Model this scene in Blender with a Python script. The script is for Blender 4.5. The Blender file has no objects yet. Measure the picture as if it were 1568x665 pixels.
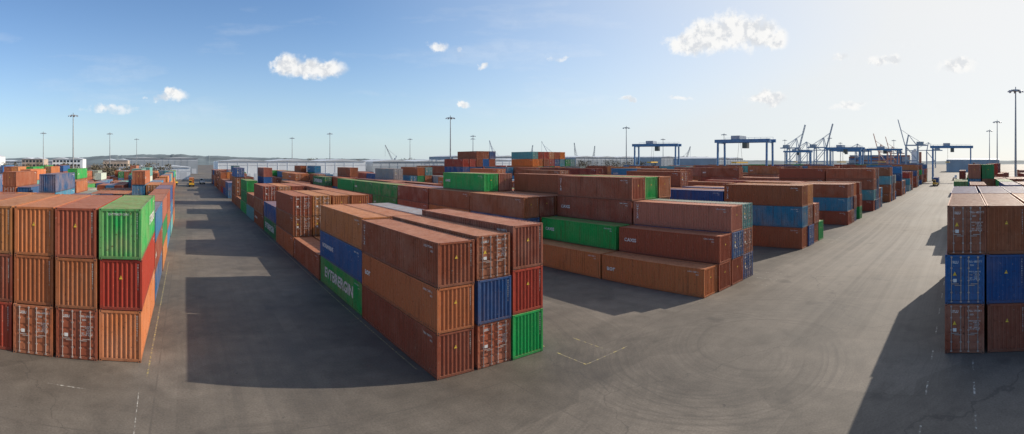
import bpy, math, random
from mathutils import Vector, Matrix
random.seed(7)
sc = bpy.context.scene
COL = sc.collection
# ------------------------------------------------------------------ helpers
def nt_new(name):
    m = bpy.data.materials.new(name); m.use_nodes = True
    nt = m.node_tree; nt.nodes.clear()
    out = nt.nodes.new('ShaderNodeOutputMaterial'); b = nt.nodes.new('ShaderNodeBsdfPrincipled')
    nt.links.new(b.outputs[0], out.inputs[0])
    return m, nt, b
class G:
    def __init__(s, nt): s.nt = nt
    def inp(s, sock, v):
        if isinstance(v, bpy.types.NodeSocket): s.nt.links.new(v, sock)
        elif v is not None: sock.default_value = v
    def math(s, op, a, b=None, c=None, clamp=False):
        n = s.nt.nodes.new('ShaderNodeMath'); n.operation = op; n.use_clamp = clamp
        s.inp(n.inputs[0], a); s.inp(n.inputs[1], b)
        if c is not None: s.inp(n.inputs[2], c)
        return n.outputs[0]
    def vmath(s, op, a, b=None, out=0):
        n = s.nt.nodes.new('ShaderNodeVectorMath'); n.operation = op
        s.inp(n.inputs[0], a)
        if b is not None: s.inp(n.inputs[1], b)
        return n.outputs[out]
    def noise(s, vec, scale, detail=4, rough=.55, dist=0):
        n = s.nt.nodes.new('ShaderNodeTexNoise'); s.inp(n.inputs['Vector'], vec)
        n.inputs['Scale'].default_value = scale; n.inputs['Detail'].default_value = detail
        n.inputs['Roughness'].default_value = rough; n.inputs['Distortion'].default_value = dist
        return n.outputs[0]
    def mapr(s, v, a, b, c=0., d=1., smooth=False):
        n = s.nt.nodes.new('ShaderNodeMapRange'); n.clamp = True
        if smooth: n.interpolation_type = 'SMOOTHSTEP'
        s.inp(n.inputs[0], v)
        for i, q in enumerate((a, b, c, d)): n.inputs[i+1].default_value = q
        return n.outputs[0]
    def mix(s, f, a, b, mode='MIX'):
        n = s.nt.nodes.new('ShaderNodeMix'); n.data_type = 'RGBA'; n.blend_type = mode
        s.inp(n.inputs[0], f)
        s.inp(n.inputs[6], a if not isinstance(a, tuple) else (*a, 1)[:4])
        s.inp(n.inputs[7], b if not isinstance(b, tuple) else (*b, 1)[:4])
        return n.outputs[2]
    def bump(s, h, strength, dist=.02):
        n = s.nt.nodes.new('ShaderNodeBump'); n.inputs['Strength'].default_value = strength
        n.inputs['Distance'].default_value = dist; s.inp(n.inputs['Height'], h)
        return n.outputs[0]
    def sep(s, v):
        n = s.nt.nodes.new('ShaderNodeSeparateXYZ'); s.inp(n.inputs[0], v); return n.outputs
    def comb(s, x, y, z):
        n = s.nt.nodes.new('ShaderNodeCombineXYZ')
        s.inp(n.inputs[0], x); s.inp(n.inputs[1], y); s.inp(n.inputs[2], z); return n.outputs[0]
def simple(name, col, rough=.7, metal=0, var=.25, scale=1.0):
    m, nt, b = nt_new(name); g = G(nt)
    tc = nt.nodes.new('ShaderNodeTexCoord')
    n = g.noise(tc.outputs['Object'], scale, 5)
    f = g.mapr(n, .3, .7, 1-var, 1+var)
    c = g.vmath('SCALE', col); 
    sn = c.node; g.inp(sn.inputs[3], f)
    nt.links.new(c, b.inputs['Base Color'])
    b.inputs['Roughness'].default_value = rough; b.inputs['Metallic'].default_value = metal
    return m
# ------------------------------------------------------------------ materials
def paint_material():
    m, nt, b = nt_new('container_paint'); g = G(nt)
    tc = nt.nodes.new('ShaderNodeTexCoord').outputs['Object']
    oi = nt.nodes.new('ShaderNodeObjectInfo')
    rnd = oi.outputs['Random']
    off = g.math('MULTIPLY', rnd, 137.)
    v = g.vmath('ADD', tc, g.comb(off, off, off))
    geo = nt.nodes.new('ShaderNodeNewGeometry')
    nz = g.sep(geo.outputs['Normal'])[2]
    up = g.mapr(nz, .6, .95)
    wear = g.math('FRACT', g.math('MULTIPLY', rnd, 7.31))       # each box has its own age
    big = g.noise(v, .55, 3)
    c = g.mix(g.math('MULTIPLY', g.mapr(big, .36, .72, 0, .42), wear), oi.outputs['Color'], (.52, .31, .21))
    st = g.noise(g.vmath('MULTIPLY', v, (3.2, 3.2, .28)), 1.0, 4, .6)
    c = g.mix(g.math('MULTIPLY', g.mapr(st, .52, .74, 0, .75), g.mapr(wear, 0, 1, .5, 1.)), c, (.115, .042, .020))
    sp = g.noise(v, 5.5, 6, .68)
    c = g.mix(g.math('MULTIPLY', g.mapr(sp, .60, .67), g.mapr(wear, 0, 1, .4, .95)), c, (.080, .028, .014))
    c = g.mix(g.mapr(sp, .37, .30, 0, .45), c, (.56, .40, .30))
    rd = g.noise(v, 1.6, 5, .65)
    dust = g.mix(g.mapr(rd, .35, .65), (.52, .30, .19), (.29, .125, .065))
    c = g.mix(g.math('MULTIPLY', up, g.mapr(rd, .3, .7, .3, .65)), c, dust)
    oz = g.sep(tc)[2]
    c = g.mix(g.mapr(g.math('ADD', oz, g.math('MULTIPLY', st, .5)), .30, .52, .4, 0), c, (.085, .055, .038))
    nt.links.new(c, b.inputs['Base Color'])
    nt.links.new(g.mapr(sp, .4, .7, .45, .8), b.inputs['Roughness'])
    b.inputs['Specular IOR Level'].default_value = .3
    h = g.math('ADD', g.noise(v, 1.3, 2), g.math('MULTIPLY', sp, .12))
    nt.links.new(g.bump(h, .6, .06), b.inputs['Normal'])
    return m
M_PAINT = paint_material()
def worn(name, col, lo=.56, hi=.64, under=(.2, .09, .06), sc_=4):
    m, nt, b = nt_new(name); g = G(nt)
    tc = nt.nodes.new('ShaderNodeTexCoord').outputs['Object']
    n = g.noise(tc, sc_, 6, .7)
    nt.links.new(g.mix(g.mapr(n, lo, hi), col, under), b.inputs['Base Color'])
    b.inputs['Roughness'].default_value = .6
    return m
M_WHITE = worn('white_lettering', (.70, .69, .65), .52, .64)
M_RUB = simple('door_gasket_rubber', (.02, .02, .02), .8)
M_YEL = worn('yellow_sticker', (.80, .52, .04))
M_STEEL = simple('locking_rod_steel', (.40, .32, .28), .5, .2)
M_GALV = simple('galvanised_steel', (.32, .33, .34), .5, .5)
M_BLUE = simple('crane_blue_paint', (.08, .20, .36), .5)
M_GREYC = simple('crane_grey_paint', (.33, .38, .44), .5)
M_SLATE_HAZED = simple('crane_slate_hazed', (.27, .34, .43), .5)  # far cranes: distance haze painted in as a paler, greyer blue
M_REDC = simple('crane_red_paint', (.52, .24, .17), .5)
M_GLASS = simple('dark_glass', (.03, .04, .05), .12)
M_CLAD = simple('white_cladding', (.72, .74, .76), .5, 0, .06, .1)
M_CLADG = simple('grey_cladding', (.33, .36, .39), .5, 0, .12, .1)
M_ROOF = simple('grey_roof', (.55, .57, .6), .6, 0, .1, .1)
M_BRICK = simple('tan_wall', (.42, .33, .27), .8, 0, .15, .2)
M_TYRE = simple('tyre_rubber', (.02, .02, .02), .9)
M_YPAINT = simple('yellow_vehicle_paint', (.7, .42, .04), .4)
M_WPAINT = simple('white_vehicle_paint', (.75, .75, .73), .4)
M_HULL = simple('ship_hull_paint', (.16, .2, .26), .6)
M_BARK = simple('bark', (.12, .09, .07), .9)
M_TWIG = simple('winter_foliage', (.13, .105, .065), .9, 0, .5, .3)
M_HILL = simple('hazed_hill_vegetation', (.13, .16, .17), .95, 0, .35, .01)  # vegetation tone with bluish aerial haze mixed into its base colour

# ------------------------------------------------------------------ mesh builder
class MB:
    def __init__(s): s.v = []; s.f = []; s.m = []
    def quad(s, a, b, c, d, m=0):
        i = len(s.v); s.v += [a, b, c, d]; s.f.append((i, i+1, i+2, i+3)); s.m.append(m)
    def box(s, x0, x1, y0, y1, z0, z1, m=0):
        i = len(s.v)
        s.v += [(x0,y0,z0),(x1,y0,z0),(x1,y1,z0),(x0,y1,z0),(x0,y0,z1),(x1,y0,z1),(x1,y1,z1),(x0,y1,z1)]
        for q in ((3,2,1,0),(4,5,6,7),(0,1,5,4),(1,2,6,5),(2,3,7,6),(3,0,4,7)):
            s.f.append(tuple(i+k for k in q)); s.m.append(m)
    def beam(s, p0, p1, w, h=None, m=0):
        h = h or w; p0 = Vector(p0); p1 = Vector(p1); d = (p1-p0).normalized()
        ref = Vector((0,0,1)) if abs(d.z) < .95 else Vector((1,0,0))
        r = d.cross(ref).normalized()*w/2; u = r.cross(d).normalized()*h/2
        i = len(s.v)
        for p in (p0, p1):
            for a, b in ((-1,-1),(1,-1),(1,1),(-1,1)): s.v.append(tuple(p+r*a+u*b))
        for q in ((3,2,1,0),(4,5,6,7),(0,1,5,4),(1,2,6,5),(2,3,7,6),(3,0,4,7)):
            s.f.append(tuple(i+k for k in q)); s.m.append(m)
    def cyl(s, p0, p1, r0, r1=None, n=10, m=0):
        r1 = r0 if r1 is None else r1; p0 = Vector(p0); p1 = Vector(p1); d = (p1-p0).normalized()
        ref = Vector((0,0,1)) if abs(d.z) < .95 else Vector((1,0,0))
        r = d.cross(ref).normalized(); u = r.cross(d).normalized(); i = len(s.v)
        for p, q in ((p0, r0), (p1, r1)):
            for k in range(n):
                t = 2*math.pi*k/n; s.v.append(tuple(p+r*math.cos(t)*q+u*math.sin(t)*q))
        for k in range(n):
            j = (k+1) % n; s.f.append((i+k, i+j, i+n+j, i+n+k)); s.m.append(m)
        s.f.append(tuple(i+k for k in range(n))[::-1]); s.m.append(m)
        s.f.append(tuple(i+n+k for k in range(n))); s.m.append(m)
    def text(s, body, size, o, r, u, m=1, bold=.0, sx=1):
        V, F = text_geo(body, size, bold); i = len(s.v); o = Vector(o); r = Vector(r)*sx; u = Vector(u)
        s.v += [tuple(o+r*a+u*b) for a, b in V]
        for f in F: s.f.append(tuple(i+k for k in f)); s.m.append(m)
    def mesh(s, name, mats):
        me = bpy.data.meshes.new(name); me.from_pydata(s.v, [], s.f)
        for mm in mats: me.materials.append(mm)
        me.polygons.foreach_set('material_index', s.m); me.update(); return me
    def obj(s, name, mats, loc=(0,0,0), rz=0):
        o = bpy.data.objects.new(name, s.mesh(name, mats)); o.location = loc; o.rotation_euler = (0,0,rz)
        COL.objects.link(o); return o
_tc = {}
def text_geo(body, size, bold):
    k = (body, size, bold)
    if k in _tc: return _tc[k]
    cu = bpy.data.curves.new('t', 'FONT'); cu.body = body; cu.size = size; cu.resolution_u = 2
    cu.align_x = 'CENTER'; cu.align_y = 'CENTER'; cu.offset = bold*size; cu.space_line = .95
    ob = bpy.data.objects.new('t', cu); COL.objects.link(ob)
    dg = bpy.context.evaluated_depsgraph_get(); dg.update()
    me = bpy.data.meshes.new_from_object(ob.evaluated_get(dg))
    V = [(v.co.x, v.co.y) for v in me.vertices]; F = [tuple(p.vertices) for p in me.polygons]
    bpy.data.objects.remove(ob); bpy.data.curves.remove(cu); bpy.data.meshes.remove(me)
    _tc[k] = (V, F); return V, F

# ------------------------------------------------------------------ shipping container
def container(L=12.19, W=2.44, H=2.6, logo=None, logosize=1., logoy=0., code='TRLU 482917 5', vert=None, triangles=True, endv=None):
    b = MB(); hx, hy = W/2, L/2
    def corr(n_len, a0, z0, z1, place, depth, period):
        n = max(1, round(n_len/period)); p = n_len/n; pts = []
        for k in range(n):
            t = a0+k*p
            pts += [(t, 0), (t+p*.28, 0), (t+p*.5, depth), (t+p*.78, depth)]
        pts.append((a0+n_len, 0))
        for (t0, d0), (t1, d1) in zip(pts, pts[1:]):
            b.quad(place(t0, d0, z0), place(t1, d1, z0), place(t1, d1, z1), place(t0, d0, z1))
    corr(L-.3, -hy+.15, .15, H-.09, lambda t, d, z: (hx-.02-d, t, z), .055, .29)
    corr(L-.3, -hy+.15, .15, H-.09, lambda t, d, z: (-hx+.02+d, -t, z), .055, .29)
    corr(W-.28, -hx+.14, .16, H-.12, lambda t, d, z: (t, -hy+.03+d, z), .065, .27)
    n = int(L/.33); p = (L-.3)/n
    for k in range(n):
        y = -hy+.15+k*p; a = (H-.03); c = (H-.055)
        for (ya, za, yb, zb) in ((0, a, .3, a), (.3, a, .5, c), (.5, c, .8, c), (.8, c, 1, a)):
            b.quad((-hx+.06, y+ya*p, za), (hx-.06, y+ya*p, za), (hx-.06, y+yb*p, zb), (-hx+.06, y+yb*p, zb))
    b.quad((-hx+.05, hy-.1, .1), (hx-.05, hy-.1, .1), (hx-.05, -hy+.1, .1), (-hx+.05, -hy+.1, .1))
    for s in (-1, 1):
        x0, x1 = sorted((s*(hx-.01), s*(hx-.09)))
        b.box(x0, x1, -hy+.13, hy-.13, H-.095, H-.012); b.box(x0, x1, -hy+.13, hy-.13, .03, .16)
        for e in (-1, 1):
            xa, xb = sorted((s*(hx-.004), s*(hx-.13))); ya, yb = sorted((e*(hy-.004), e*(hy-.15)))
            b.box(xa, xb, ya, yb, .1, H-.1)
            xa, xb = sorted((s*hx, s*(hx-.17))); ya, yb = sorted((e*hy, e*(hy-.18)))
            b.box(xa, xb, ya, yb, 0, .118); b.box(xa, xb, ya, yb, H-.118, H)
            xa, xb = sorted((s*(hx-.05), s*(hx-.12)))
            for zc in (.06, H-.06): b.box(xa, xb, *sorted((e*(hy+.002), e*(hy-.02))), zc-.03, zc+.03, 2)
            ya, yb = sorted((e*(hy-.05), e*(hy-.13)))
            for zc in (.06, H-.06): b.box(*sorted((s*(hx+.002), s*(hx-.02))), ya, yb, zc-.03, zc+.03, 2)
    for e in (-1, 1):
        ya, yb = sorted((e*(hy-.012), e*(hy-.11)))
        b.box(-hx+.14, hx-.14, ya, yb, H-.13, H-.014); b.box(-hx+.14, hx-.14, ya, yb, .03, .17)
    yp = hy-.03
    for s in (-1, 1):
        xa, xb = sorted((s*.015, s*(hx-.14)))
        nrec = 5; z0, z1 = .18, H-.14; hh = (z1-z0)/nrec
        b.box(xa, xb, yp-.06, yp-.035, z0, z1)
        for k in range(nrec):
            b.box(xa+.05, xb-.05, yp-.036, yp-.002, z0+k*hh+.07, z0+(k+1)*hh-.07)
        b.box(xa, xa+.05, yp-.034, yp, z0, z1); b.box(xb-.05, xb, yp-.034, yp, z0, z1)
        for xr in (s*.24, s*(hx-.40)):
            b.cyl((xr, yp+.035, .1), (xr, yp+.035, H-.06), .026, n=6, m=4)
            for zc in (.13, .62, 1.25, 1.9, H-.12): b.box(xr-.06, xr+.06, yp-.001, yp+.05, zc-.035, zc+.035, 4)
        b.box(*sorted((s*.2, s*.62)), yp+.05, yp+.07, .98, 1.02, 4)
        b.box(*sorted((s*(hx-.42), s*(hx-.85))), yp+.05, yp+.07, 1.06, 1.10, 4)
        for k in range(4):
            zc = .35+k*(H-.7)/3; b.box(*sorted((s*(hx-.16), s*(hx-.08))), yp-.01, yp+.035, zc-.06, zc+.06)
    b.box(-.014, .014, yp-.03, yp-.004, .18, H-.14, 2)
    yl = yp+.003; r = (-1,0,0); u = (0,0,1)
    b.text(code, .14, (-.62, yl, H-.36), r, u, 1, .014)
    b.text('22G1', .12, (-.45, yl, H-.55), r, u, 1, .012)
    b.text('MAX.GR 30480 KG\n       67200 LB\nTARE    3850 KG\n        8490 LB\nNET    26630 KG\nCU.CAP  67.7 M', .09, (-.62, yl, H-1.1), r, u, 1, .012)
    b.text(code[:4], .19, (.62, yl, H-.4), r, u, 1, .025)
    b.box(.5, .72, yl-.002, yl+.002, 1.15, 1.33, 1)
    if triangles:
        i = len(b.v); b.v += [(.5, yl, 1.5), (.74, yl, 1.5), (.62, yl, 1.72)]; b.f.append((i, i+1, i+2)); b.m.append(3)
    yf = -hy+.024; r = (1,0,0)
    for k, ch in enumerate(code.replace(' ', '')): b.text(ch, .11, (.98, yf, H-.28-k*.12), r, u, 1, .012)
    if triangles:
        i = len(b.v); b.v += [(-.11, yf, H-1.0), (.11, yf, H-1.0), (0, yf, H-.81)]; b.f.append((i, i+1, i+2)); b.m.append(3)
    if endv: b.text(endv, .17, (-.1, yf, H-.3), r, u, 1, .0, 1.2)
    for s in (-1, 1):
        xs = s*(hx-.014); r = (0, s, 0)
        b.text(code, .17, (xs, s*(hy-1.2), H-.36), r, u, 1, .014); b.text('45G1', .15, (xs, s*(hy-.75), H-.6), r, u, 1, .012)
        if vert:
            for k, ch in enumerate(vert): b.text(ch, .42, (xs, -s*(hy-.55), H-.5-k*.42), r, u, 1, .02)
        if logo: b.text(logo, logosize, (xs, s*logoy, H*.5), r, u, 1, .035, 1.15)
    return b.mesh('shipping_container', [M_PAINT, M_WHITE, M_RUB, M_YEL, M_STEEL])
V_PLAIN = container(); V_PLAIN2 = container(code='GESU 604821 0', triangles=False)
V_VERT = container(vert='UTLX', code='UTLU 771204 3')
V_AOR = container(logo='aor', logosize=.7, logoy=-4.9, code='AORU 220871 6')
V_BIG = container(logo='EVTBRERGIN', logosize=1.3, logoy=-.3, code='EVTU 930457 1')
V_END = container(logo='EVTBRERGIN', logosize=.75, logoy=3.2, code='EVTU 447120 8', endv='EVTBRERGIN', triangles=False)
V_MID = container(logo='NORMARINE', logosize=.55, logoy=-3.4, code='NMRU 118822 4')
V_SM = container(logo='CAXIS', logosize=.5, logoy=-4.6, code='CAXU 663018 9')
COLORS = dict(
 br=(.37,.098,.042), b2=(.29,.070,.036), or_=(.53,.172,.058), rd=(.40,.044,.026), mr=(.20,.038,.026),
 pk=(.46,.145,.095), bl=(.022,.100,.27), b3=(.035,.20,.37), gr=(.010,.33,.075), g2=(.015,.20,.07),
 te=(.10,.32,.34), gy=(.36,.37,.37), wh=(.64,.64,.61), og=(.66,.19,.035), lb=(.22,.42,.52))
GEN = (['br']*8+['b2']*6+['or_']*6+['rd']*2+['mr']*3+['pk']*2+['bl']*4+['b3']*3+['gr']*2+['g2']+['te']*2+['gy'])
def put(x, y, z, col, mesh=None, rz=0., sc_=(1,1,1), jit=True):
    o = bpy.data.objects.new('shipping_container', mesh or V_PLAIN); COL.objects.link(o)
    j = .05 if jit else 0
    o.location = (x+random.uniform(-j, j), y+random.uniform(-j*2, j*2), z); o.rotation_euler = (0,0,rz+random.uniform(-.003,.003))
    o.scale = sc_; c = COLORS[col]; k = random.uniform(.76, 1.14)
    o.color = (c[0]*k, c[1]*k*random.uniform(.92,1.2), c[2]*k, 1)
    return o
def pick(col):
    r = random.random()
    if col in ('gr', 'g2') and r < .12: return V_BIG
    return V_PLAIN if r < .38 else V_PLAIN2 if r < .66 else V_VERT if r < .78 else V_AOR if r < .88 else V_MID if r < .92 else V_SM
def stack(x, y0, spec, H=2.6, W=2.44, L=12.19):
    for k, t in enumerate(spec):
        door = '!' in t; t = t.replace('!', ''); var = None
        if ':' in t: t, vv = t.split(':'); var = dict(big=V_BIG, pl=V_PLAIN, p2=V_PLAIN2, v=V_VERT, a=V_AOR, m=V_MID, s=V_SM, e=V_END)[vv]
        put(x+W/2, y0+L/2, k*H, t, var or pick(t), math.pi if door else 0, (W/2.44, L/12.19, H/2.6))
P = 2.62; R = 12.5
def rspec(n): return [random.choice(GEN)+('!' if random.random() < .4 else '') for _ in range(n)]
def rn(w): return random.choices(range(len(w)), w)[0]
EX = {
 (0,0,0): ['b2','or_:a','br:v'], (0,0,1): ['br!','bl:p2','br!'], (0,0,2): ['gr:p2','rd','b2'],
 (0,1,0): ['gr:big','bl:m','or_:pl'], (0,1,1): ['br','br','or_'], (0,1,2): ['br','bl','lb'], (0,1,3): [],
 (0,2,0): ['br:v'], (0,2,1): ['or_'], (0,2,2): ['br','br'], (0,2,3): [],
 (0,3,0): ['or_!','br!','br!'], (0,3,1): ['b2','or_!','or_!'], (0,3,2): ['br','bl','or_'], (0,3,3): ['br','br','br'],
 (0,4,0): ['g2:big','bl'], (0,4,1): ['br','te'], (0,4,2): ['br','or_'], (0,4,3): ['br','b2','br'],
 (0,5,0): ['br','br!','b2!'], (0,5,1): ['gr','br','or_!'],
 (0,6,0): ['te','br'], (0,6,1): ['br','or_'], (0,6,2): ['br','b2'], (0,7,0): ['gr','g2','gr'],
 (0,8,0): ['br!'], (0,8,1): ['br'], (0,8,2): ['or_','br'], (0,9,0): ['br','br!','br!','bl!'],
 (1,0,0): ['or_:a'], (1,0,1): ['br','br:s'], (1,0,2): ['br','bl!','pk:v'], (1,0,3): ['bl!','br!','te!'], (1,0,4): [],
 (1,1,0): ['or_:p2'], (1,1,1): ['br','gr:s'], (1,1,2): ['br','br','b2:s','b2:v'], (1,1,3): ['bl','br','gr','gr'], (1,1,4): ['br','br','br','or_'],
 (1,2,0): ['br','bl:v','br:pl'], (1,2,1): ['br','br','b2'], (1,2,2): ['br','bl','br'],
 (1,3,0): ['br','or_','br'], (1,3,1): ['br','bl','br','gr:s'], (1,4,0): ['br','br','b2:v'], (1,4,1):['bl','br','bl'],
 (1,5,0): ['br','gr','gr:p2'], (1,6,0): ['br','br','gr:s'],
 (2,0,0): ['br:pl','b3:v','br:v'], (2,0,1): ['bl!','br!','or_'], (2,0,2): ['br','br!'], (2,0,3): ['gr'], (2,0,4): [],
 (2,1,0): ['br','br','bl:v'], (2,1,1): ['br','te','br'], (2,2,0): ['br','gr','bl'],
 (3,0,0): ['b2','b3:s','br:p2'], (3,0,1): ['br!','bl!','br!'], (3,0,2): ['bl!','br!','or_'],
 (4,0,0): ['b2','te','br','br'], (4,0,1): ['bl!','b3!','br!','br!'], (4,0,2): ['b3!','bl!','bl!','b2!'],
 (5,0,0): ['br','br','te','br'], (5,0,1): ['bl!','bl!','b3!','br!'],
}
XS = [13.4, 38.1, 65, 92, 119, 146, 173, 200, 228, 256, 284]
for bi, X0 in enumerate(XS):
    Y0 = 24.1 if bi == 0 else 22.0
    rows = [20, 18, 16, 14, 13, 12, 11, 10, 9, 8, 7][bi]
    for r in range(rows):
        ncol = 3 if (bi == 0 and r == 0) else (4 if bi == 0 else 5)
        gap_row = r in (10,)
        for c in range(ncol):
            H = 2.95 if bi == 2 and r == 0 else 2.6
            if bi == 0 and r == 0: H = (2.56, 2.62, 2.75)[c]
            if (bi, r, c) in EX: sp = EX[(bi, r, c)]
            elif gap_row: sp = []
            else:
                w = (1,2,7,9,2) if bi < 3 else (1,1,5,9,5) if r < 8 else (2,3,8,6,3)
                sp = rspec(rn(w))
            stack(X0+c*P, Y0+r*R, sp, H)
for c in range(8):
    for k in range(6 if c < 6 else 5):
        put(112+c*P, 138, k*2.6, random.choice(['og','or_','br','bl','rd','g2','te']), V_PLAIN2, math.pi if random.random()<.5 else 0)
for c in range(5):
    for k in range(6 if c > 1 else 5): put(86+c*P, 142, k*2.6, random.choice(['bl','bl','rd','br']), V_PLAIN2)
LP = 2.78; LH = 3.12
left = {0: ['or_:p2','rd','gr:e'], 1: ['b2!','br','b2'], 2: ['br!','br:p2','or_'], 3: ['rd','b2','or_'], 4: ['br','bl','br'], 5: ['br','or_','br'], 6:['br','br']}
for c, sp in left.items(): stack(-2.75-2.6-c*LP, 29.8, sp, LH, 2.6)
for r in range(1, 17):
    for c in range(0, 42):
        if c % 14 in (12, 13) and c > 2: continue
        w = (2,3,8,6,1) if r > 1 else (0,1,3,5,0)
        n = rn(w)
        if c == 0: n = min(4, max(n, 3))
        if r in (8, 13): n = 0
        x = -2.75-2.44-c*P-(0 if r < 6 else 3)
        sp = rspec(n)
        if r > 1: sp = [random.choice(['og','or_','bl','b3','b2','gr','te','wh']) if random.random()<.4 else s for s in sp]
        stack(x, 29.8+r*12.6, sp)
right = [(1.15, ['b2!','bl!','b2!']), (-1.5, ['b2','bl','br']), (-4.2, ['br','b2','or_']), (-6.9, ['br','bl','br'])]
for yl, sp in right:
    for r in range(2):
        s2 = sp if r == 0 else rspec(3)
        for k, t in enumerate(s2):
            door = '!' in t; t = t.replace('!', '')
            put(31.5+6.1+r*12.5, yl-1.28, k*3.14, t, pick(t) if r else (V_VERT, V_PLAIN, V_PLAIN)[k], math.pi/2 if door else -math.pi/2, (1.03,1,3.14/2.6))
for r in range(8):
    for c in range(22):
        if c % 9 == 8: continue
        n = rn((0,1,3,6)) if r < 2 else rn((1,2,5,5,1))
        for k in range(n):
            t = random.choice(GEN+['pk','wh','gr','bl','gy'])
            put(74+6.1+r*12.6+(r//3)*16, .5-c*2.66, k*2.9, t, pick(t), random.choice((1,-1))*math.pi/2, (1,1,2.9/2.6))

# ------------------------------------------------------------------ ground
def ground_material():
    m, nt, b = nt_new('worn_asphalt'); g = G(nt)
    pos = nt.nodes.new('ShaderNodeNewGeometry').outputs['Position']
    x, y, z = g.sep(pos)[0:3]
    n1 = g.noise(pos, .06, 6, .62); n2 = g.noise(pos, .6, 5, .6); n3 = g.noise(pos, 9, 4, .75)
    c = g.mix(g.mapr(n1, .36, .66), (.105,.088,.070), (.198,.166,.132))
    # rectangular resurfacing patches, each a slightly different tone
    vp = nt.nodes.new('ShaderNodeTexVoronoi'); vp.distance = 'CHEBYCHEV'; vp.inputs['Scale'].default_value = .09; vp.inputs['Randomness'].default_value = .75
    nt.links.new(pos, vp.inputs['Vector'])
    c = g.mix(1., c, g.mapr(g.sep(vp.outputs['Color'])[0], 0, 1, .87, 1.10), 'MULTIPLY')
    c = g.mix(1., c, g.mapr(n2, .3, .7, .80, 1.16), 'MULTIPLY')
    c = g.mix(1., c, g.mapr(n3, .28, .72, .72, 1.26), 'MULTIPLY')
    wob = g.math('MULTIPLY', g.noise(pos, .02, 1), 3.)
    sx = g.noise(g.comb(g.math('MULTIPLY', x, .012), g.math('MULTIPLY', g.math('ADD', y, wob), 1.0), 0.), 1., 4, .6)
    my = g.math('MULTIPLY', g.mapr(y, 0, 3), g.mapr(y, 23, 18))
    mx = g.mapr(x, 22, 60)
    lane = g.math('MULTIPLY', my, mx)
    c = g.mix(g.math('MULTIPLY', lane, g.mapr(sx, .38, .62, .15, .6)), c, (.285,.245,.198))
    c = g.mix(g.math('MULTIPLY', lane, g.mapr(sx, .42, .34, 0, .25)), c, (.12,.102,.084))
    sy = g.noise(g.comb(g.math('MULTIPLY', g.math('ADD', x, wob), 1.2), g.math('MULTIPLY', y, .015), 3.), 1., 4, .6)
    ml = g.math('MULTIPLY', g.mapr(x, -3, 0), g.mapr(x, 13, 9))
    c = g.mix(g.math('MULTIPLY', ml, g.mapr(sy, .52, .68, 0, .3)), c, (.08,.070,.060))
    def rings(cx, cy, r0, r1, k, seed, op=.6):
        q = g.vmath('SUBTRACT', pos, (cx, cy, 0.)); r = g.vmath('LENGTH', q, out=1)
        rr = g.math('ADD', r, g.math('MULTIPLY', g.noise(pos, .12, 1), 1.6))
        s = g.noise(g.comb(g.math('MULTIPLY', rr, k), seed, 0.), 1., 3, .75)
        mk = g.math('MULTIPLY', g.mapr(r, r0, r0+2), g.mapr(r, r1, r1-3))
        mk = g.math('MULTIPLY', mk, g.mapr(g.noise(g.vmath('ADD', pos, (seed*7., 0., 0.)), .10, 2), .38, .58))
        return g.math('MULTIPLY', mk, g.mapr(s, .46, .64, 0, op))
    for a in ((27.,16.,2.,11.,3.2,2.,.5), (31.,13.,3.,15.,2.6,9.,.36), (10.,32.,8.,22.,2.2,17.,.3), (52.,12.,4.,14.,2.2,23.,.22), (3.,15.,2.,10.,2.8,33.,.36)):
        c = g.mix(rings(*a), c, (.062,.053,.045))
    c = g.mix(g.mapr(g.noise(pos, .35, 3, .5), .62, .74, 0, .45), c, (.062,.053,.045))
    c = g.mix(g.mapr(g.noise(pos, 2.3, 2, .5), .73, .77, 0, .55), c, (.042,.037,.033))
    vo = nt.nodes.new('ShaderNodeTexVoronoi'); vo.feature = 'DISTANCE_TO_EDGE'; vo.inputs['Scale'].default_value = .045
    nc = g.comb(g.noise(pos, .25, 5), g.noise(g.vmath('ADD', pos, (40.,9.,2.)), .25, 5), 0.)
    nt.links.new(g.vmath('ADD', pos, g.vmath('MULTIPLY', nc, (5.,5.,0.))), vo.inputs['Vector'])
    c = g.mix(g.mapr(vo.outputs['Distance'], .0008, .0022, .4, 0), c, (.05,.044,.038))
    jx = g.math('PINGPONG', g.math('ADD', x, 1.7), 9.2); jy = g.math('PINGPONG', g.math('ADD', y, 4.), 13.)
    jm = g.math('MAXIMUM', g.mapr(jx, .03, .07, .35, 0), g.mapr(jy, .03, .07, .35, 0))
    c = g.mix(g.math('MULTIPLY', jm, g.mapr(n2, .4, .55)), c, (.06,.052,.045))
    nt.links.new(c, b.inputs['Base Color'])
    nt.links.new(g.mapr(n1, .3, .7, .62, .82), b.inputs['Roughness'])
    b.inputs['Specular IOR Level'].default_value = .38
    nt.links.new(g.bump(n3, .4, .02), b.inputs['Normal'])
    return m
g_ = MB(); S = 9000
g_.quad((-S,-S,0),(S,-S,0),(S,S,0),(-S,S,0)); g_.obj('ground', [ground_material()])
M_WLINE = worn('worn_white_road_paint', (.60,.57,.50), .38, .50, (.16,.137,.11), 3)
M_YLINE = worn('worn_yellow_road_paint', (.50,.40,.12), .38, .52, (.16,.137,.11), 3)
def line(mb, a, c, w=.11):
    a = Vector((*a, .004)); c = Vector((*c, .004)); d = (c-a).normalized(); n = Vector((-d.y, d.x, 0))*w/2
    mb.quad(tuple(a-n), tuple(c-n), tuple(c+n), tuple(a+n))
yl = MB(); wl = MB()
line(yl, (21.5, 23.2), (21.5, 20.6), .09); line(yl, (21.55, 20.6), (25.4, 20.6), .09); line(yl, (24.1, 24.4), (24.1, 21.6), .08); line(yl, (21.6, 24.5), (21.6, 40), .09)
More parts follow.
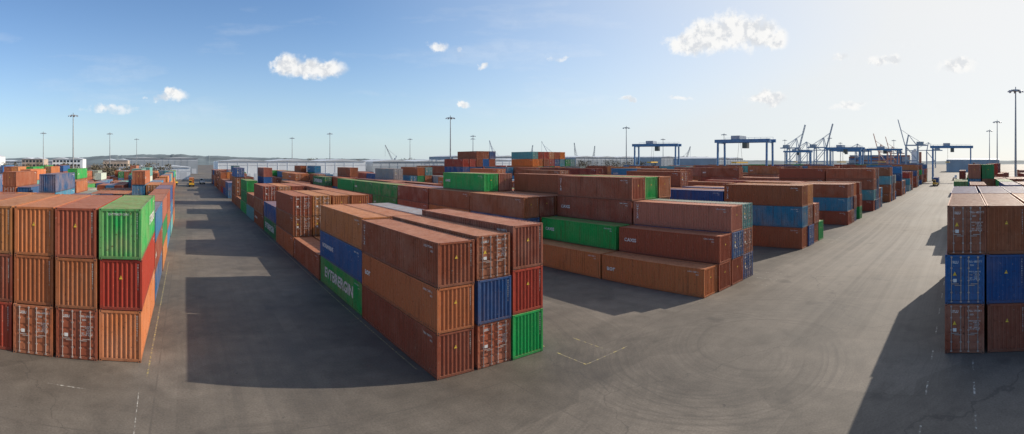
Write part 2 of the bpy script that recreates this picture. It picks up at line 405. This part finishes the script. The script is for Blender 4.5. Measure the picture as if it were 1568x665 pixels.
for X0, w in ((37.9, 13.2), (64.8, 13.2), (91.8, 13.2), (118.8, 13.2)):
    for k in range(3): line(wl, (X0+7+k*2.6, 21.2), (X0+7+k*2.6, 18.9), .1)
    for k in range(6): line(yl, (X0+11.9, 22+k*6), (X0+11.9, 25+k*6))
line(yl, (-2.3, 28), (-2.3, 60), .1); line(yl, (13.0, 26), (13.0, 90), .09)
for k in range(14): line(wl, (13+k*3.2, -.55), (14.6+k*3.2, -.55), .1)
for k in range(10): line(wl, (12+k*4.6, 2.0), (13.6+k*4.6, 2.0), .09)
line(wl, (-7.6, 26.2), (-5.4, 26.0), .1); line(wl, (-2.6, 26.6), (-2.4, 22), .05)
yl.obj('yellow_bay_markings', [M_YLINE]); wl.obj('white_lane_markings', [M_WLINE])

# ------------------------------------------------------------------ floodlight masts
def mast(x, y, h=30):
    b = MB(); b.cyl((0,0,0), (0,0,h), .38, .15, 12); b.cyl((0,0,0), (0,0,.4), .7, .7, 12)
    b.cyl((0,0,h-.1), (0,0,h+.25), 1.0, 1.0, 16); b.box(-.1,.1,-.1,.1,h,h+1.0)
    for k in range(8):
        t = k*math.pi/4; c, s = math.cos(t), math.sin(t)
        b.beam((c*1., s*1., h+.1), (c*1.7, s*1.7, h+.1), .1)
        b.beam((c*1.5, s*1.5, h+.0), (c*2.0, s*2.0, h-.3), .5, .25, 1)
    b.obj('floodlight_mast', [M_GALV, M_GREYC], (x, y, 0))
for p in ((-44,187),(-50,316),(-41,398),(80,372),(91,307),(174,360),(103,175),(191,293),(215,330),(204,166),(292,154),(124,-13),(223,-15),(290,-15),
          (393,149),(366,102),(-90,300),(420,60),(330,230),(470,120)): mast(*p)
# ------------------------------------------------------------------ yard gantry cranes
def rtg(x, y, rz=0, mats=None, span=23.5):
    b = MB(); s = span/2; Hh = 20.5
    for sy in (-1, 1):
        for sx in (-1, 1):
            b.beam((sx*3.6, sy*s, 1.6), (sx*3.2, sy*s, Hh), .75, .7)
            for q in (-1, 1): b.cyl((sx*3.6+q*.9, sy*s-.3, .8), (sx*3.6+q*.9, sy*s+.3, .8), .8, n=12, m=1)
        b.beam((-5.2, sy*s, 1.9), (5.2, sy*s, 1.9), .9, .9); b.beam((-3.4, sy*s, 10), (3.4, sy*s, 10), .5)
        b.beam((-3.6, sy*s, 2.2), (3.3, sy*s, 10), .3); b.beam((-3.3, sy*s, Hh), (3.3, sy*s, Hh), .8)
    for sx in (-1, 1): b.beam((sx*3.2, -s-1.5, Hh+.6), (sx*3.2, s+1.5, Hh+.6), .9, 1.4)
    b.box(-3.4, 3.4, 1, 5.2, Hh+1.35, Hh+2.9, 2); b.box(-1.2, 1.2, -1.5, .8, Hh-2.6, Hh-.2, 3)
    for k in range(9): b.beam((3.9, -s+k*span/8, Hh+1.3), (3.9, -s+k*span/8, Hh+2.3), .08)
    b.beam((3.9,-s,Hh+2.3),(3.9,s,Hh+2.3),.08)
    for q in (-1, 1): b.beam((q*.8, 2.5, Hh+.2), (q*2.5, 2.5, 12), .08, m=1)
    b.box(-6, 6, 1.3, 3.7, 11.4, 12, 4); b.box(-2.2, 2.2, -s-1.9, -s-.5, 2.4, 4.8, 2)
    b.obj('rubber_tyred_gantry_crane', mats or [M_BLUE, M_TYRE, M_GREYC, M_GLASS, M_YPAINT], (x, y, 0), rz)
rtg(196, 93); rtg(307, 7.6, 0); rtg(222, 159, .3); rtg(330, 81, -.1); rtg(390, 95); rtg(430, 150, .2); rtg(370, 60, .5)
# ------------------------------------------------------------------ ship-to-shore cranes
def sts(x, y, flip=1, boom_up=True, mats=None, k=1.0):
    b = MB(); f = flip
    for sx in (-9, 9):
        for yy in (-10, 10):
            b.beam((sx, yy*f, 0), (sx*.8, yy*f, 38), 1.7); b.box(sx-3, sx+3, yy*f-.8, yy*f+.8, .3, 2.2)
        b.beam((sx, -10*f, 14), (sx, 10*f, 14), 1.5); b.beam((sx, -10*f, 14), (sx*.8, 10*f, 37), .9)
        b.beam((sx*.8, 10*f, 38), (sx*.3, 6*f, 58), 1.2); b.beam((sx*.3, 6*f, 58), (sx*.8, -10*f, 38), .8)
        b.beam((sx*.3, 6*f, 58), (sx*.3, -24*f, 40), .5)
        b.beam((sx*.3, 12*f, 40), (sx*.3, -26*f, 40), 1.3, 2.)
    for yy in (-10, 10):
        b.beam((-9, yy*f, 14), (9, yy*f, 14), 1.5); b.beam((-7.4, yy*f, 38), (7.4, yy*f, 38), 1.7)
    b.beam((-2.7, 6*f, 58), (2.7, 6*f, 58), 1); b.box(-4, 4, *sorted((-20*f, -8*f)), 41, 46, 1)
    e = (12+12, 40+44) if boom_up else (12+44, 40)
    for sx in (-2.7, 2.7):
        b.beam((sx, 12*f, 40), (sx, e[0]*f, e[1]), 1.0, 1.5)
        b.beam((sx, 6*f, 58), (sx, (12+(e[0]-12)*.62)*f, 40+(e[1]-40)*.62), .5)
    for q in range(1, 9):
        t = q/8; b.beam((-2.7, (12+(e[0]-12)*t)*f, 40+(e[1]-40)*t), (2.7, (12+(e[0]-12)*(t-.1))*f, 40+(e[1]-40)*(t-.1)), .5)
    o = b.obj('ship_to_shore_crane', mats or [M_GREYC, M_CLADG], (x, y, 0)); o.scale = (k,k,k)
MB_ = [M_SLATE_HAZED, M_CLADG]
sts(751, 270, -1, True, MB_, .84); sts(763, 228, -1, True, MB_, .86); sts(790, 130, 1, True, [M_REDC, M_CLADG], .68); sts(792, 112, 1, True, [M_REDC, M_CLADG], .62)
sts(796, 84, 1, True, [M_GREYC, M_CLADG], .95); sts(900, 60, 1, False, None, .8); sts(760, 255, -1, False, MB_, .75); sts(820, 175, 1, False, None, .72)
def mobile_crane(x, y, h=38, lean=18, rz=0):
    b = MB(); b.box(-6,6,-5,5,1.2,4.5); b.cyl((0,0,4.5),(0,0,16),1.6,1.2,10); b.box(-3,3,-5,3,8,12.5,1)
    for s in (-1, 1):
        b.beam((s*1.2, 2, 10), (s*.3, lean, h), .4); b.beam((s*.8, -3, 18), (s*.3, lean*.8, h*.85), .15)
    b.beam((0,0,12),(0,-3,19),.8)
    for k in range(10): t = k/10; b.beam((-1.1*(1-t)-.1, 2+(lean-2)*t, 10+(h-10)*t), (1.1*(1-t)+.1, 2+(lean-2)*(t+.08), 10+(h-10)*(t+.08)), .25)
    b.cyl((0,lean,h),(0,lean,h-14),.12,m=1)
    for q in (-4,4): 
        for w in (-5,5): b.cyl((q,w-.4,.9),(q,w+.4,.9),.9,m=2)
    b.obj('mobile_harbour_crane', [M_GREYC, M_CLADG, M_TYRE], (x, y, 0), rz)
for p in ((430,428,34,20,2.2),(440,410,30,24,2.4),(395,430,36,16,.6),(365,440,30,22,2.6),(340,470,36,15,1.9),(250,560,32,18,2),(520,330,30,20,2.5)): mobile_crane(*p)
# ------------------------------------------------------------------ container ship
b = MB()
hull = [(-8,-62),(8,-62),(13,-50),(13,50),(6,66),(0,72),(-6,66),(-13,50),(-13,-50)]
i = len(b.v); n = len(hull)
b.v += [(x*.85,y*.95,0) for x,y in hull]+[(x,y,9) for x,y in hull]
for k in range(n): b.f.append((i+k, i+(k+1)%n, i+n+(k+1)%n, i+n+k)); b.m.append(0)
b.f.append(tuple(i+n+k for k in range(n))); b.m.append(0)
b.box(-11,11,-52,-42,9,30,1); b.box(-13,13,-50,-46,30,33,1)
for k in range(5): b.box(-11.05,11.05,-42.3,-41.95,12+k*3.6,13.2+k*3.6,5)
b.box(-3,3,-58,-54,9,28,2)
for s in range(8):
    for c in range(9):
        for t in range(random.randint(3,5)):
            b.box(-12+c*2.66, -12+c*2.66+2.5, -38+s*13, -38+s*13+12.2, 9.2+t*2.7, 11.8+t*2.7, random.choice((2,3,4)))
M_SB = simple('ship_box_blue', (.08,.16,.30)); M_SR = simple('ship_box_red', (.38,.14,.09)); M_SG = simple('ship_box_grey', (.35,.36,.38))
b.obj('container_ship', [M_HULL, M_CLAD, M_SR, M_SB, M_SG, M_GLASS], (835, 130, 0))
# ------------------------------------------------------------------ buildings
def shed(name, x, y, w, d, h, wall=M_CLAD, office=False, rz=0):
    b = MB(); b.box(0, w, 0, d, 0, h, 0)
    nb = max(2, int(w/26)); bw = w/nb
    for k in range(nb):
        x0 = k*bw; i = len(b.v)
        b.v += [(x0-.2,-.5,h+.02),(x0+bw+.2,-.5,h+.02),(x0+bw/2,-.5,h+1.4),(x0-.2,d+.5,h+.02),(x0+bw+.2,d+.5,h+.02),(x0+bw/2,d+.5,h+1.4)]
        for f in ((0,1,2),(3,5,4),(0,2,5,3),(1,4,5,2)): b.f.append(tuple(i+q for q in f)); b.m.append(1)
    if office:
        for fl in range(int(h/3.4)):
            for k in range(int(w/3)): b.box(.6+k*3, 2.6+k*3, -.08, .02, 1.2+fl*3.4, 2.9+fl*3.4, 2)
    else:
        for k in range(int(w/7)): b.box(1+k*7, 5.6+k*7, -.1, .02, .1, 5, 1)
        b.box(0, w, -.06, .02, h-2.6, h-2.0, 1)
        for k in range(int(w/6)): b.box(k*6, k*6+.25, -.14, .02, 0, h)
    b.obj(name, [wall, M_ROOF, M_GLASS], (x, y, 0), rz)
shed('warehouse', 18, 292, 92, 50, 12.2); shed('warehouse', 118, 300, 60, 40, 12, M_CLADG); shed('warehouse', 182, 286, 70, 40, 13, M_CLAD)
shed('warehouse', 330, 330, 90, 50, 16, M_CLADG); shed('warehouse', 420, 230, 60, 50, 15, M_CLADG)
shed('office_building', -166, 352, 24, 16, 16, M_CLAD, True); shed('office_building', -134, 385, 18, 16, 14, M_BRICK, True)
shed('office_building', -112, 400, 26, 14, 14, M_CLAD, True); shed('office_building', -74, 430, 22, 14, 13, M_BRICK, True)
shed('warehouse', -250, 320, 80, 40, 12); shed('warehouse', -190, 440, 80, 40, 12, M_CLADG); shed('warehouse', -60, 480, 70, 40, 15, M_CLADG)
shed('warehouse', -48, 330, 50, 30, 8, M_CLAD); shed('warehouse', 560, -40, 60, 60, 14, M_CLADG); shed('warehouse', 470, 330, 120, 60, 17, M_CLADG); shed('warehouse', 250, 420, 110, 50, 17, M_CLADG)
# ------------------------------------------------------------------ hills and distant trees
def ridge(name, pts, depth, mat):
    b = MB(); rows = []; n = 400
    for k in range(n+1):
        t = k/n*(len(pts)-1); i = min(int(t), len(pts)-2); f = t-i; f = f*f*(3-2*f)
        x = pts[i][0]*(1-f)+pts[i+1][0]*f; y = pts[i][1]*(1-f)+pts[i+1][1]*f; h = pts[i][2]*(1-f)+pts[i+1][2]*f
        h += 1.2*math.sin(k*.23)+.7*math.sin(k*.61+1)+random.uniform(-.5, .9)
        dn = Vector((x, y, 0)).normalized()*depth
        rows.append([(x-dn.x, y-dn.y, -.5), (x-dn.x*.6, y-dn.y*.6, h*.35), (x-dn.x*.25, y-dn.y*.25, h*.8), (x, y, h), (x+dn.x, y+dn.y, h*.2)])
    for r in rows: b.v += r
    for k in range(n):
        for j in range(4): a = k*5+j; b.f.append((a, a+5, a+6, a+1)); b.m.append(0)
    o = b.obj(name, [mat])
    for p_ in o.data.polygons: p_.use_smooth = True
ridge('hills', [(-1500,1500,24),(-900,1700,22),(-420,1800,26),(-250,1800,34),(-60,1850,38),(80,1850,32),(350,1850,24),(700,1800,20),(1100,1700,16),(1500,1400,17),(1900,900,15),(2100,300,14),(2200,-400,14)], 260, M_HILL)
def tree_mass(name, x0, x1, y0, y1, n, hmin, hmax):
    b = MB()
    for _ in range(n):
        x = random.uniform(x0, x1); y = random.uniform(y0, y1); h = random.uniform(hmin, hmax)
        b.cyl((x,y,0), (x+random.uniform(-.4,.4),y,h*.55), .25, .1, 5)
        for l in range(4): 
            t = random.uniform(0,6.28); b.cyl((x,y,h*random.uniform(.3,.5)), (x+math.cos(t)*h*.22,y+math.sin(t)*h*.22,h*.8), .1, .03, 4)
        for q in range(130):
            t = random.uniform(0,6.28); rr = h*.36*math.sqrt(random.random()); zz = h*random.uniform(.3,1); rr *= 1-abs(zz/h-.6)*1.3
            c = Vector((x+math.cos(t)*rr, y+math.sin(t)*rr, zz)); a = Vector([random.uniform(-.4,.4) for _ in range(3)]); d = Vector([random.uniform(-.4,.4) for _ in range(3)])
            b.quad(tuple(c-a), tuple(c+d), tuple(c+a), tuple(c-d), 1)
    b.obj(name, [M_BARK, M_TWIG])
tree_mass('distant_tree_row', -75, -6, 262, 285, 60, 8, 11.5)
tree_mass('distant_tree_row', -240, -80, 300, 340, 60, 8, 12)
tree_mass('distant_tree_row', 260, 420, 300, 325, 50, 10, 14)
tree_mass('distant_tree_row', 60, 250, 345, 365, 50, 11, 15)
# ------------------------------------------------------------------ terminal vehicles
def tractor(x, y, rz, mat, load=None):
    b = MB()
    b.box(-1.25,1.25,0,1.9,1.0,1.7,0); b.box(-1.2,.2,.1,1.7,1.7,3.1,0); b.box(-1.1,.1,.02,.12,2.1,2.9,1); b.box(-1.23,-1.1,.3,1.5,2.1,2.9,1)
    b.box(-.6,.6,1.8,5.5,.8,1.1,2); b.box(-1.25,1.25,4.2,17,1.15,1.45,2)
    for yy in (.9,4.6,14,15.4):
        for s in (-1,1): b.cyl((s*.85,yy,.52),(s*1.25,yy,.52),.52,n=14,m=2)
    b.obj('terminal_tractor', [mat, M_GLASS, M_TYRE], (x, y, 0), rz)
    if load:
        c = bpy.data.objects.new('shipping_container', V_PLAIN2); COL.objects.link(c); c.color = (*COLORS[load],1)
        off = Matrix.Rotation(rz,3,'Z') @ Vector((0,10.7,1.46)); c.location = Vector((x,y,0))+off; c.rotation_euler=(0,0,rz)
tractor(2, 235, 0, M_YPAINT, 'or_'); tractor(8, 262, 0, M_WPAINT); tractor(-6, 255, .5, M_YPAINT); tractor(240, 14, -math.pi/2, M_YPAINT, 'bl'); tractor(330, 6, math.pi/2, M_WPAINT)

# ------------------------------------------------------------------ sun, sky
EL = math.radians(29); AZ = math.radians(104)   # clockwise from +Y
S_ = Vector((math.sin(AZ)*math.cos(EL), math.cos(AZ)*math.cos(EL), math.sin(EL)))
sl = bpy.data.lights.new('sun', 'SUN'); sl.energy = 5.0; sl.angle = math.radians(.5); sl.color = (1, .91, .78)
so = bpy.data.objects.new('sun', sl); COL.objects.link(so); so.rotation_euler = S_.to_track_quat('Z', 'Y').to_euler(); so.location = (60,-10,60)
w = bpy.data.worlds.new('World'); sc.world = w; w.use_nodes = True; nt = w.node_tree; nt.nodes.clear(); g = G(nt)
out = nt.nodes.new('ShaderNodeOutputWorld')
sky = nt.nodes.new('ShaderNodeTexSky'); sky.sky_type = 'NISHITA'; sky.sun_disc = False; sky.sun_elevation = EL; sky.sun_rotation = AZ
sky.altitude = 10; sky.air_density = 1.0; sky.dust_density = .3; sky.ozone_density = 2.0
bg = nt.nodes.new('ShaderNodeBackground'); nt.links.new(g.mix(1., sky.outputs[0], (.84,.97,1.12), 'MULTIPLY'), bg.inputs[0]); bg.inputs[1].default_value = .14
tc = nt.nodes.new('ShaderNodeTexCoord').outputs['Generated']; d = g.vmath('NORMALIZE', tc)
dx, dy, dz = g.sep(d)[0:3]
ca = g.vmath('DOT_PRODUCT', d, tuple(S_), out=1)
hz = g.math('POWER', g.mapr(dz, .34, -.02), 2.2)
au = g.math('POWER', g.mapr(ca, .15, 1.0), 1.4)
hf = g.math('MINIMUM', g.math('ADD', g.math('MULTIPLY', hz, .80), g.math('MULTIPLY', au, 1.05)), .92)
hc = g.mix(g.mapr(ca, .1, .95), (.55, .68, .79), (.90, .89, .86))
hb = nt.nodes.new('ShaderNodeBackground'); nt.links.new(hc, hb.inputs[0]); hb.inputs[1].default_value = 1
m0 = nt.nodes.new('ShaderNodeMixShader'); nt.links.new(hf, m0.inputs[0]); nt.links.new(bg.outputs[0], m0.inputs[1]); nt.links.new(hb.outputs[0], m0.inputs[2])
az = g.math('ARCTAN2', dx, dy); el = g.math('ARCSINE', dz)
n1 = g.noise(d, 22, 6, .6); n2 = g.noise(g.vmath('ADD', d, (3.1, 1.7, .4)), 22, 6, .6)
pa = g.comb(g.math('ADD', az, g.math('MULTIPLY', g.math('SUBTRACT', n1, .5), .06)), g.math('ADD', el, g.math('MULTIPLY', g.math('SUBTRACT', n2, .5), .042)), 0.)
clouds = [(.205,.194,.036,.024,1),(.240,.186,.042,.022,1),(.282,.184,.042,.021,1),(-.055,.128,.03,.010,.8),(-.025,.134,.03,.013,.9),(1.02,.234,.044,.024,1),(1.06,.250,.058,.034,1),(1.11,.260,.058,.040,1),(1.15,.254,.052,.034,1),(1.19,.240,.034,.022,1),
 (1.40,.200,.03,.012,.8),(1.43,.205,.022,.012,.8),(1.556,.190,.05,.018,.8),(1.173,.127,.042,.015,.9),(.889,.125,.017,.009,.8),(1.316,.207,.027,.009,.7),(.559,.114,.014,.008,.8),
 (.510,.228,.022,.010,.7),(.550,.220,.015,.007,.6),(.596,.187,.012,.007,.7),(.757,.206,.04,.006,.5),(1.342,.112,.04,.010,.7),(-.155,.104,.06,.010,.6),(1.0,.127,.03,.006,.6),(2.2,.2,.1,.03,1),(-.9,.2,.1,.03,1)]
tot = None
for (a0, e0, ra, re, op) in clouds:
    q = g.vmath('MULTIPLY', g.vmath('SUBTRACT', pa, (a0, e0, 0.)), (1/ra, 1/re, 0.))
    v = g.mapr(g.vmath('LENGTH', q, out=1), 1.5, .30, 0, op, True)
    tot = v if tot is None else g.math('MAXIMUM', tot, v)
edge = g.noise(d, 44, 7, .62)
dens = g.mapr(g.math('ADD', tot, g.math('MULTIPLY', g.math('SUBTRACT', edge, .5), 1.2)), .22, .95, 0, .96, True)
dens = g.math('MULTIPLY', dens, g.mapr(tot, 0, .25))
cir = g.noise(g.vmath('MULTIPLY', d, (1., 1., 5.)), 3.2, 5, .6)
dens = g.math('MAXIMUM', dens, g.math('MULTIPLY', g.mapr(cir, .56, .80, 0, .22), g.mapr(dz, .02, .12)))
nsh = g.noise(g.vmath('ADD', d, tuple(S_*.010+Vector((0,0,.010)))), 44, 4, .62)
shade = g.math('ADD', g.mapr(g.math('SUBTRACT', edge, nsh), -.10, .08), g.mapr(tot, .5, 1., .3, -.1))
cb = nt.nodes.new('ShaderNodeBackground'); cb.inputs[1].default_value = 1.0
nt.links.new(g.mix(shade, (.72,.74,.77), (.98,.97,.95)), cb.inputs[0])
mx = nt.nodes.new('ShaderNodeMixShader'); nt.links.new(dens, mx.inputs[0]); nt.links.new(m0.outputs[0], mx.inputs[1]); nt.links.new(cb.outputs[0], mx.inputs[2])
nt.links.new(mx.outputs[0], out.inputs[0])

# ------------------------------------------------------------------ camera: the photo is a ~119 degree cylindrical panorama
cd = bpy.data.cameras.new('camera'); co = bpy.data.objects.new('camera', cd); COL.objects.link(co); sc.camera = co
co.location = (0, 0, 12.25); cd.clip_end = 30000; cd.clip_start = .1
f = 757.0; yaw = (784-287)/f; co.rotation_euler = (math.pi/2, 0, -yaw)
cd.type = 'PANO'; tgt = cd.cycles if hasattr(cd, 'cycles') and hasattr(cd.cycles, 'panorama_type') else cd
hw = 784/f; top = 247/f; bot = -(665-247)/f
try:
    tgt.panorama_type = 'CENTRAL_CYLINDRICAL'
    tgt.central_cylindrical_range_u_min = -hw; tgt.central_cylindrical_range_u_max = hw
    tgt.central_cylindrical_range_v_min = bot; tgt.central_cylindrical_range_v_max = top; tgt.central_cylindrical_radius = 1
except Exception as e:
    tgt.panorama_type = 'EQUIRECTANGULAR'
    tgt.longitude_min = -hw; tgt.longitude_max = hw; tgt.latitude_min = math.atan(bot); tgt.latitude_max = math.atan(top)
sc.view_settings.view_transform = 'Standard'; sc.view_settings.look = 'None'; sc.view_settings.exposure = 0
